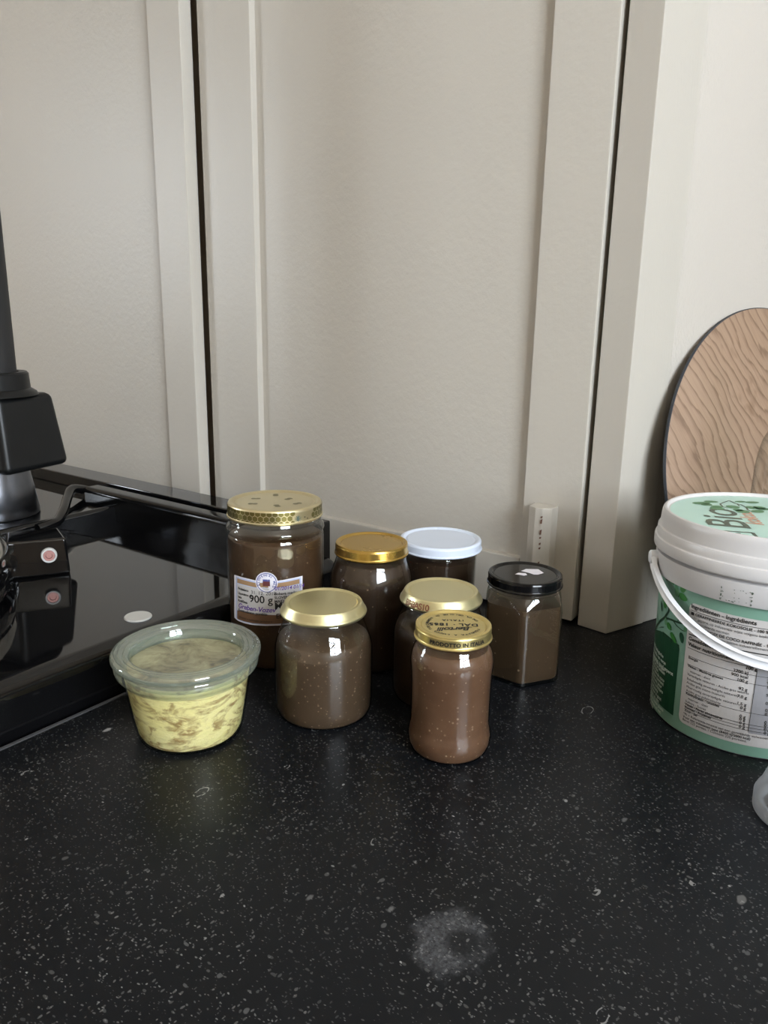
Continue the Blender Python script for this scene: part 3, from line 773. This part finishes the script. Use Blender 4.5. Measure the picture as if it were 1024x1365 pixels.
for P in ([(-.0020, .0040), (.0010, .0085), (.0085, .0098), (.0120, .0035), (.0085, -.0005), (.0060, -.0010), (.0035, .0010)], [(-.0055, -.0030), (-.0035, .0002), (.0010, .0004), (.0020, -.0028), (.0000, -.0045), (-.0018, -.0038)]):
    pt = Print(); pt.poly([(x*1.45-.001, y*1.5) for x, y in P], lt2); pt.build('torn_paper', M['paper'], l)

# --- glass-lidded mould jar
t = thing('preserving_jar', (-.4301, .3528, 0), 'conical glass jar of yellow marbled spread with flat glass lid', 'jar')
prof = [(0, .0008), (.030, .0008), (.0362, .0008), (.0390, .0030), (.0405, .0070), (.0425, .018), (.0450, .034), (.0472, .0475), (.0478, .0500)]
glass_body('glass', prof, t, 'green_glass')
bodyp = [(r, z) for r, z in prof if z < .05]
lathe('filling', [(0, .0024), (.034, .0024), (.0368, .0034), (.0388, .0072), (.0408, .018), (.0434, .034), (.0455, .0475), (.0462, .0525), (.0462, .0555), (.0455, .0565)], M['custard'], t, 96)
lathe('filling_surface', [(0, .0572), (.020, .0572), (.036, .0568), (.0456, .0563)], M['custard_top'], t, 96)
wl = lathe('lid', [(0, .0622), (.0385, .0622), (.0398, .0626), (.0406, .0640), (.0413, .0668)], M['lid_glass'], t, 120)
lathe('lid_rim', [(.0413, .0668), (.0420, .0684), (.0434, .0696), (.0452, .0700), (.0462, .0692), (.0470, .0694), (.0478, .0702), (.0492, .0704), (.0498, .0699), (.0506, .0699), (.0512, .0705), (.0530, .0703), (.0545, .0694), (.0552, .0680), (.0552, .0660), (.0545, .0646), (.0528, .0640), (.0480, .0638), (.0462, .0625), (.0450, .0600), (.0438, .0594)], M['rim_glass'], wl, 120)
lathe('jar_rim', [(.0478, .0500), (.0486, .0518), (.0510, .0540), (.0526, .0558), (.0533, .0580), (.0533, .0606), (.0524, .0626), (.0500, .0632), (.0472, .0628), (.0466, .0600), (.0464, .0540)], M['rim_glass'], t, 120)
# ------------------------------------------------------------------ bucket
BX, BY = -.0895, .6443
brf = lambda z: .0718 + .030*z
bk = thing('coconut_oil_bucket', (BX, BY, 0), 'mint green and white plastic bucket with lid and nutrition label', 'bucket')
def bpt(px, py): return on_cone(px, py, BX, BY, brf)
def bs(off):
    def fn(a, z): r = brf(z)+off; return (r*math.cos(a), r*math.sin(a), z)
    return fn
lathe('tub', [(0, .002), (.062, .002), (.0665, .0008), (.0695, .0), (.0708, .0004), (brf(.0015), .0015), (brf(.003), .003), (brf(.118), .118), (brf(.119)+.0004, .119), (.0795, .1195), (.0803, .1205), (.0803, .136), (.0790, .1365), (.0760, .1370), (.0755, .158)], M['tub'], bk, 120)
lidb = lathe('lid', [(0, .1675), (.0715, .1675), (.0735, .1675), (.0742, .1677), (.0746, .1684), (.0749, .1694), (.0755, .1700), (.0764, .1702), (.0774, .1698), (.0783, .1684), (.0788, .1660), (.0790, .1640), (.0794, .1580), (.0795, .1566), (.0799, .1560), (.0806, .1557), (.0810, .1550), (.0813, .1505), (.0814, .1492), (.0818, .1487), (.0825, .1484), (.0828, .1476), (.0828, .1408), (.0825, .1399), (.0815, .1396), (.0790, .1396)], M['tub'], bk, 120, angle=28)
zt = bpt(990, 783)[1]
ca0 = math.atan2(-BY, -BX)                       # towards the lens
# mint label round the tub, with the notch near the handle
an = bpt(899, 768)[0]
def mint_top(a):
    d = a - an
    return zt - .0035*max(0, min(1, (.16-abs(d))/.05))
v, f = strip(np.linspace(ca0-math.pi, ca0+math.pi, 161), lambda a: .0016, mint_top, bs(.0002), 4)
lb = mesh('label', v, f, M['mint'], bk)
# white nutrition panel
aL = bpt(911, 900)[0]; aR = ca0+1.25
zhi = bpt(919, 801)[1]; zlo = bpt(908.5, 962)[1]
rc = .005
def rnd(a):
    d = min(a-aL, aR-a)*brf(.06)
    return rc - math.sqrt(max(0, rc*rc-(rc-min(d, rc))**2))
us = list(np.linspace(aL, aL+.075, 9)) + list(np.linspace(aL+.08, aR, 40))
v, f = strip(us, lambda a: zlo+rnd(a), lambda a: zhi-rnd(a), bs(.0005), 4)
pan = mesh('nutrition_panel', v, f, M['panel_white'], lb, False)
aG = bpt(1003, 940)[0]; zg1 = bpt(1008, 892)[1]; zg0 = bpt(1000, 977)[1]
v, f = strip(np.linspace(aG, aG+.42, 12), lambda a: zg0, lambda a: zg1, bs(.0007), 2)
mesh('grey_column', v, f, M['panel_grey'], pan, False)
pt = Print(); RB = brf(.06)
def bt_(s, px, py, size, off=.0009, **k):
    a0_, z0_ = bpt(px, py); pt.text(s, size, lambda x, y: bs(off)(a0_ + x/RB, z0_+y), **k)
def rule(px0, py0, a1_=None, w=.0004, off=.0009):
    a0_, z0_ = bpt(px0, py0); pts = [(a, z0_) for a in np.linspace(a0_, a1_ or aR-.1, 14)]
    v, f = strip([p[0] for p in pts], lambda a: z0_-w/2, lambda a: z0_+w/2, lambda a, z: bs(off)(a, z)); n = len(pt.v); pt.v += v; pt.f += [tuple(i+n for i in q) for q in f]
bt_('Ingrediënten - Ingrédients', 922.5, 809.3, .0045, bold=.00010)
rule(922.5, 812.5)
bt_('GERAFFINEERDE KOKOSOLIE - 100 % kokosolie', 928.0, 820.3, .0031, bold=.00008); 
a0_, z0_ = bpt(922.5, 818.5); pt.poly([(a0_, z0_-.0002), (a0_+.0026/RB, z0_-.0002), (a0_+.0026/RB, z0_+.0022), (a0_, z0_+.0022)], bs(.0009))
bt_('** geperst op industriële wijze volgens biologische', 926, 825.4, .0029); bt_('gecontroleerde normen', 924, 830.2, .0029)
bt_('HUILE DE NOIX DE COCO RAFFINÉE - 100 % huile de coco', 921.5, 835.2, .0031, bold=.00008); bt_('** obtenue par désodorisation industriellement', 921, 840, .0029)
rule(919.5, 844.5, w=.0008)
bt_('Gemiddelde voedingswaarde', 919, 852, .0042, bold=.0001); bt_('Valeur nutritionnelle moyenne', 918.5, 859.5, .0042, bold=.0001)
rule(918, 862.5)
bt_('100 g', 994, 891, .0034, bold=.0001)
aC = aG-.005
aN = lambda : bpt(988, 910)[0]
rows = [('Energie', 877, True), ('Vetten - Matières grasses', 888, True), ('   waarvan - dont', 894, False), ('Verzadigde vetzuren - Acides gras saturés', 899, False), ('Enkelvoudig onverzadigde vetzuren -', 905, False), ('Acides gras mono-insaturés', 910, False), ('Meervoudig onverzadigde vetzuren -', 915.5, False), ('Acides gras polyinsaturés', 920.5, False), ('Koolhydraten - Glucides', 924.5, True), ('   waarvan - dont', 930, False), ('Suikers - Sucres', 935, False), ('Vezels - Fibres alimentaires', 939, True), ('Eiwitten - Protéines', 943, True), ('Zout - Sel', 947, True)]
for s, y, b in rows: bt_(s, 919.0-(y-877)*.075, y, .0027, bold=.00006 if b else .0)
for y in (873.5, 884.5, 921.5, 936.5, 940.3, 944.2): rule(918.5-(y-877)*.08, y, aG+.42, .0003)
vals = [('3700 kJ', 899), ('900 kcal', 904.5), ('100 g', 910), ('92 g', 921), ('7,0 g', 931.5), ('1,5 g', 941), ('0 g', 946), ('0 g', 957), ('0 g', 961), ('0 g', 966), ('0 g', 971)]
for s, y in vals:
    bt_(s, 998-(y-899)*.07, y, .0034, align='RIGHT', bold=.00005)
    bt_({'3700 kJ': '370 kJ', '900 kcal': '90 kcal', '100 g': '10 g', '92 g': '9,2 g', '7,0 g': '0,7 g', '1,5 g': '0,2 g'}.get(s, s), 1022-(y-899)*.06, y+7, .0034, align='LEFT', bold=.00005)
bt_('*RI = Referentie-inname van een gemiddelde volwassene - Apport de', 912, 951.3, .0028)
bt_('Voor een volwassen type (8400 kJ/2000 kcal)', 911.5, 955.3, .0028, bold=.00004); bt_('Bevat 225 porties. / Contient 225 portions.', 911, 959, .0028)
a_, z_a = bpt(1006, 892); z_b = bpt(999, 975)[1]
v, f = strip([aG-.006, aG-.001], lambda a: z_b, lambda a: z_a, bs(.0009)); n = len(pt.v); pt.v += v; pt.f += [tuple(i+n for i in q) for q in f]
pt.build('panel_text', M['ink'], pan)
# dark green text panel on the left
aE = bpt(905, 900)[0]-.02; a_start = ca0 - math.radians(112)
ztop = lerp_list([(0, bpt(871, 838)[1]), (.5, bpt(884, 843)[1]), (.8, bpt(897, 853)[1]), (1, bpt(906.5, 859)[1])])
aS = bpt(871, 838)[0]
gz0 = bpt(900, 955)[1]
def gtop(a):
    k = (a-aS)/(aE-aS); z = ztop(max(0, min(1, k)))
    d = (aE-a)*RB; return z - (.004 - math.sqrt(max(0, .004**2-(.004-min(d, .004))**2)))
gz0l = bpt(871, 930)[1]
v, f = strip(list(np.linspace(a_start, aE-.06, 26))+list(np.linspace(aE-.055, aE, 8)), lambda a: gz0, gtop, bs(.0005), 3)
gp = mesh('green_panel', v, f, M['deep_green'], lb, False)
pt = Print(); random.seed(3)
WORDS = ['100% biologische', 'kokosolie van verse', 'kokosnoten, koud geperst', 'neutraal van smaak', 'ideaal om te bakken', 'en te braden', 'Cette huile de coco', 'biologique convient', 'parfaitement pour', 'la cuisson, la friture', 'et la patisserie', 'sans odeur ni gout', 'Bewaren op een', 'droge en koele plaats', 'A conserver au sec', 'et au frais']
for i, w_ in enumerate(WORDS):
    y = 852 + i*6.1
    a0_, z0_ = bpt(872.5, y-3)
    pt.text(w_, .0040, lambda x, yy: bs(.0008)(aS + .10 + x/RB*1.0, z0_-.003 - .0002+yy), bold=.00010)
pt.build('panel_lettering', M['text_white'], gp)
# branches and leaves
def bb(x, y, off=.0006): a, z = bpt(x, y); return bs(off)(a, z)
pt = Print()
def bline(pts, w, w1=None):
    q = [bpt(*p) for p in pts]; q = [(a*RB, z) for a, z in q]
    pt.line(q, w, lambda x, z: bs(.0006)(x/RB, z), w1)
bline([(873, 845), (876, 835), (881, 828), (887, 823), (892, 815), (894, 806)], .0026, .0016)
bline([(886, 823), (896, 826), (906, 830), (915, 832)], .0018, .0012)
bline([(898, 827), (903, 834), (910, 840), (915, 842)], .0009, .0006)
bline([(879, 829), (877, 818), (877, 806)], .0007, .0004); bline([(904, 829), (907, 822)], .0006, .0003)
bline([(873, 840), (885, 845), (895, 853), (906, 862)], .0042, .0026); bline([(875, 838), (882, 836), (886, 836)], .0006)
bline([(905, 796), (908, 790)], .0006); bline([(885, 815), (884, 804)], .0006)
pt.build('branch_print', M['branch'], lb)
def leaves(lst, mat, nm):
    global pt
    for x, y, l_, w_, ang in lst:
        pt = Print()
        ca, sa = math.cos(math.radians(ang)), math.sin(math.radians(ang)); a0_, z0_ = bpt(x, y)
        P = [(l_/2*math.cos(q), w_/2*math.sin(q)*(1-.25*math.cos(q))) for q in np.linspace(0, 2*math.pi, 14, endpoint=False)]
        pt.poly([(a0_+(p_[0]*ca-p_[1]*sa)/RB, z0_+p_[0]*sa+p_[1]*ca) for p_ in P], bs(.00065))
        pt.build(nm, M[mat], lb)
leaves([(912.5, 783, .0095, .0056, 60), (911.5, 796, .0090, .0055, -10), (898, 772, .0085, .0060, -60), (893, 835, .0070, .0052, -25), (898.5, 850, .0100, .0045, -35), (888, 806, .0070, .0052, 40)], 'leaf', 'leaf_print')
leaves([(903, 787, .0095, .0048, 105), (885.5, 797, .0070, .0032, 95), (888.5, 828, .0065, .0038, 100), (914.5, 838, .005, .003, 80)], 'leaf_dim', 'leaf_print')
leaves([(883, 808, .0085, .0032, -70), (909.5, 850, .0085, .0042, -75), (889, 768, .009, .004, -45)], 'deep_green', 'leaf_print')
# stamped code on the rim
pt = Print(); random.seed(11); a0_, z0_ = bpt(968, 757)
for i in range(70):
    x = random.choice([random.uniform(0, .021), 0.0, .0205]); y = random.choice([0, .0028, .0056, .0083])+random.uniform(-.0008, .0008)
    w_ = random.uniform(.0003, .0011)
    pt.poly([(x, y), (x+w_, y), (x+w_, y+.0005), (x, y+.0005)], lambda x, y: (.0806*math.cos(a0_+x/.08), .0806*math.sin(a0_+x/.08), .1215+y))
pt.build('stamped_code', M['grey_green'], bk)
# lid print
LT = .1675+.00015
v = [(0, 0, LT)] + [(.0732*math.cos(q), .0732*math.sin(q), LT) for q in np.linspace(0, 2*math.pi, 64, endpoint=False)]
ld = mesh('lid_label', v, [(0, i+1, (i+1) % 64+1) for i in range(64)], M['mint_lid'], lidb, False)
def ltop_px(px, py, off=.0002): P = on_z(px, py, LT); return np.array([P[0]-BX, P[1]-BY])
def lplane(P, off=.0002): return (P[0], P[1], LT+off)
pt = Print()
o_ = ltop_px(1012, 712); uu = ltop_px(985, 684.5)-o_; uu /= np.linalg.norm(uu)      # reading direction runs away from the lens
vv = np.array([-uu[1], uu[0]])
def lidtext(s, px, py, size, **k):
    o2 = ltop_px(px, py); pt.text(s, size, lambda x, y: lplane(o2 + uu*x + vv*y), **k)
o3 = ltop_px(1003, 706.5); pt.text('Bio', .0420, lambda x, y: lplane(o3 + uu*x*1.12 + vv*y), bold=.0003, shear=.1)
o2 = ltop_px(1010, 717)
for a, b in [((0, 0), (.013, 0)), ((.013, 0), (.013, .022)), ((.013, .022), (.003, .022)), ((.003, .022), (.003, .008)), ((0, 0), (0, .006))]:
    pt.line([a, b], .0022, lambda x, y: lplane(o2+uu*x+vv*y))
pt.poly([(.008+.002*math.cos(q), .011+.002*math.sin(q)) for q in np.linspace(0, 2*math.pi, 10, endpoint=False)], lambda x, y: lplane(o2+uu*x+vv*y))
pt.build('lid_lettering', M['grey_green'], ld)
pt = Print(); lidtext('kokos', 1019, 700.5, .017, bold=.0004, shear=.2); pt.build('lid_lettering', M['salmon'], ld)
pt = Print()
for pts, w in [([(972, 667.5), (965, 670), (960, 672), (964, 676), (970, 677.5)], .0012), ([(972, 667.5), (980, 671), (988, 673), (995, 676.5), (997, 680), (1005, 683)], .0015), ([(983, 672), (986, 675)], .001)]:
    pt.line([tuple(ltop_px(*p)) for p in pts], w, lambda x, y: (x, y, LT+.0002))
pt.build('lid_branch_print', M['grey_green'], ld)
for x, y, l_, w_, a in [(935, 671, .016, .005, 10), (942, 673, .010, .004, 20), (956, 675.5, .010, .004, 0), (956, 678, .012, .005, 5), (948, 669, .012, .004, 0), (977, 676, .011, .006, 20), (990, 682, .011, .006, 0), (984, 680, .008, .004, 10), (1003, 677, .009, .006, 40), (1013, 677, .010, .006, -10), (1010, 682, .012, .005, 30), (1018, 679, .012, .004, 10), (987, 669, .010, .003, 10), (1003, 670, .012, .004, 10)]:
    pt = Print(); c_ = ltop_px(x, y); ca, sa = math.cos(math.radians(a)+YAW), math.sin(math.radians(a)+YAW)
    pt.poly([(c_[0]+l_/2*math.cos(q)*ca-w_*.9*math.sin(q)*sa, c_[1]+l_/2*math.cos(q)*sa+w_*.9*math.sin(q)*ca) for q in np.linspace(0, 2*math.pi, 12, endpoint=False)], lambda x, y: (x, y, LT+.00025))
    pt.build('lid_leaf_print', M['leaf_dim'], ld)
# carrying handle: planar loop hanging in front
hp = [(878.6, 762), (886.7, 780), (897.5, 796), (912, 815), (926, 830.5), (948, 850), (975, 867), (998, 879), (1020, 886.8)]
hrf2 = lambda z: .0800
hq = [on_cone(x, y, BX, BY, hrf2) for x, y in hp]
best = None
for ph in np.linspace(ca0-2.0, ca0-1.0, 41):
    Am = np.array([[1, -math.sin(a-ph)] for a, z in hq]); sol, res, *_ = np.linalg.lstsq(Am, np.array([z for a, z in hq]), rcond=None)
    e = np.abs(Am@sol-np.array([z for a, z in hq])).sum() + 3*abs(sol[0]-.130)
    if best is None or e < best[0]: best = (e, ph, sol)
_, PH, (ZP, AMP) = best
v, f = [], []; N = 72
for i in range(N+1):
    a = PH + math.pi*i/N; k = math.sin(math.pi*i/N); z = ZP - AMP*k
    hh = .0040 if 2 < i < N-2 else .0052
    for (dr, dz) in [(-.0015, -hh), (.0010, -hh), (.0022, -hh*.75), (.0010, -hh*.45), (.0010, hh*.45), (.0022, hh*.75), (.0010, hh), (-.0015, hh)]:
        r = .0812 + dr + .0022; v.append((r*math.cos(a), r*math.sin(a), z+dz))
for i in range(N):
    for k in range(8): f.append((i*8+k, (i+1)*8+k, (i+1)*8+(k+1) % 8, i*8+(k+1) % 8))
f += [tuple(range(8)), tuple(range(N*8, N*8+8))[::-1]]
hd = mesh('handle', v, f, M['handle'], bk, True, 50)
for sgn in (0, 1):
    a = PH + math.pi*sgn
    kb = lathe('pivot', [(0, .0058), (.004, .0056), (.0055, .0045), (.006, 0), (.006, -.004)], M['handle'], hd, 24, loc=(.0808*math.cos(a), .0808*math.sin(a), ZP))
    kb.rotation_euler = Vector((math.cos(a), math.sin(a), 0)).to_track_quat('Z', 'Y').to_euler()

# ------------------------------------------------------------------ round board leaning on the right wall
R = .1665; TH = .0035; OFF = .062
cb = thing('round_board', (0, 0, 0), 'thin round wooden board with diagonal grain leaning against the right wall', 'board')
tilt = math.asin((OFF-.001)/(2*R))
s0 = .0275 + R
base = C0 + D2*s0 + N2*OFF
bmx = Vector((D2[0], D2[1], 0)); bmz = Vector((-N2[0]*math.sin(tilt), -N2[1]*math.sin(tilt), math.cos(tilt))); bmn = bmx.cross(bmz)
Rm = Matrix((bmx, bmz, bmn)).transposed()
cb.matrix_world = Matrix.Translation((base[0], base[1], .0006 + TH*math.sin(tilt))) @ Rm.to_4x4()
n = 160; v = []; f = []
prf = [(R-.0006, 0), (R, -.0006), (R, -TH+.0005), (R-.0005, -TH)]
v.append((0, R, 0)); v.append((0, R, -TH))
lathe('wood_face', [(0, 0), (R-.0014, 0), (R-.0010, -.0002)], M['wood'], cb, n, loc=(0, R, 0))
lathe('edge', [(R-.0010, -.0002), (R-.0004, -.0003), (R, -.0009), (R, -TH+.0005), (R-.0005, -TH), (0, -TH)], M['board_edge'], cb, n, loc=(0, R, 0))

# ------------------------------------------------------------------ glass bottle behind the bucket, plastic cup in front
t = thing('glass_bottle', (-.0895, .7755, 0), 'clear glass bottle with sloping shoulder behind the bucket', 'bottle')
lathe('glass', [(0, .001), (.030, .0008), (.0350, .002), (.0372, .008), (.0378, .150), (.0372, .185), (.0360, .198), (.0335, .210), (.0290, .2205), (.0220, .230), (.0160, .240), (.0140, .252), (.0135, .285), (.0150, .286), (.0150, .294), (.0125, .295)], M['glass'], t, 64)
t = thing('plastic_cup', (-.0215, .5247, 0), 'frosted translucent plastic cup tapering upward from its wide rim beside the bucket', 'cup')
lathe('cup_wall', [(.0362, .0004), (.0372, .0010), (.0374, .0095), (.0366, .0115), (.0345, .0150), (.0290, .0320), (.0230, .0520), (.0205, .0620), (.0190, .0640), (0, .0640)], M['frost'], t, 72)
lathe('rim_ring', [(.0310, .0006), (.0362, .0006), (.0362, .0030), (.0330, .0060), (.0310, .0060), (.0310, .0006)], M['frost'], t, 72)
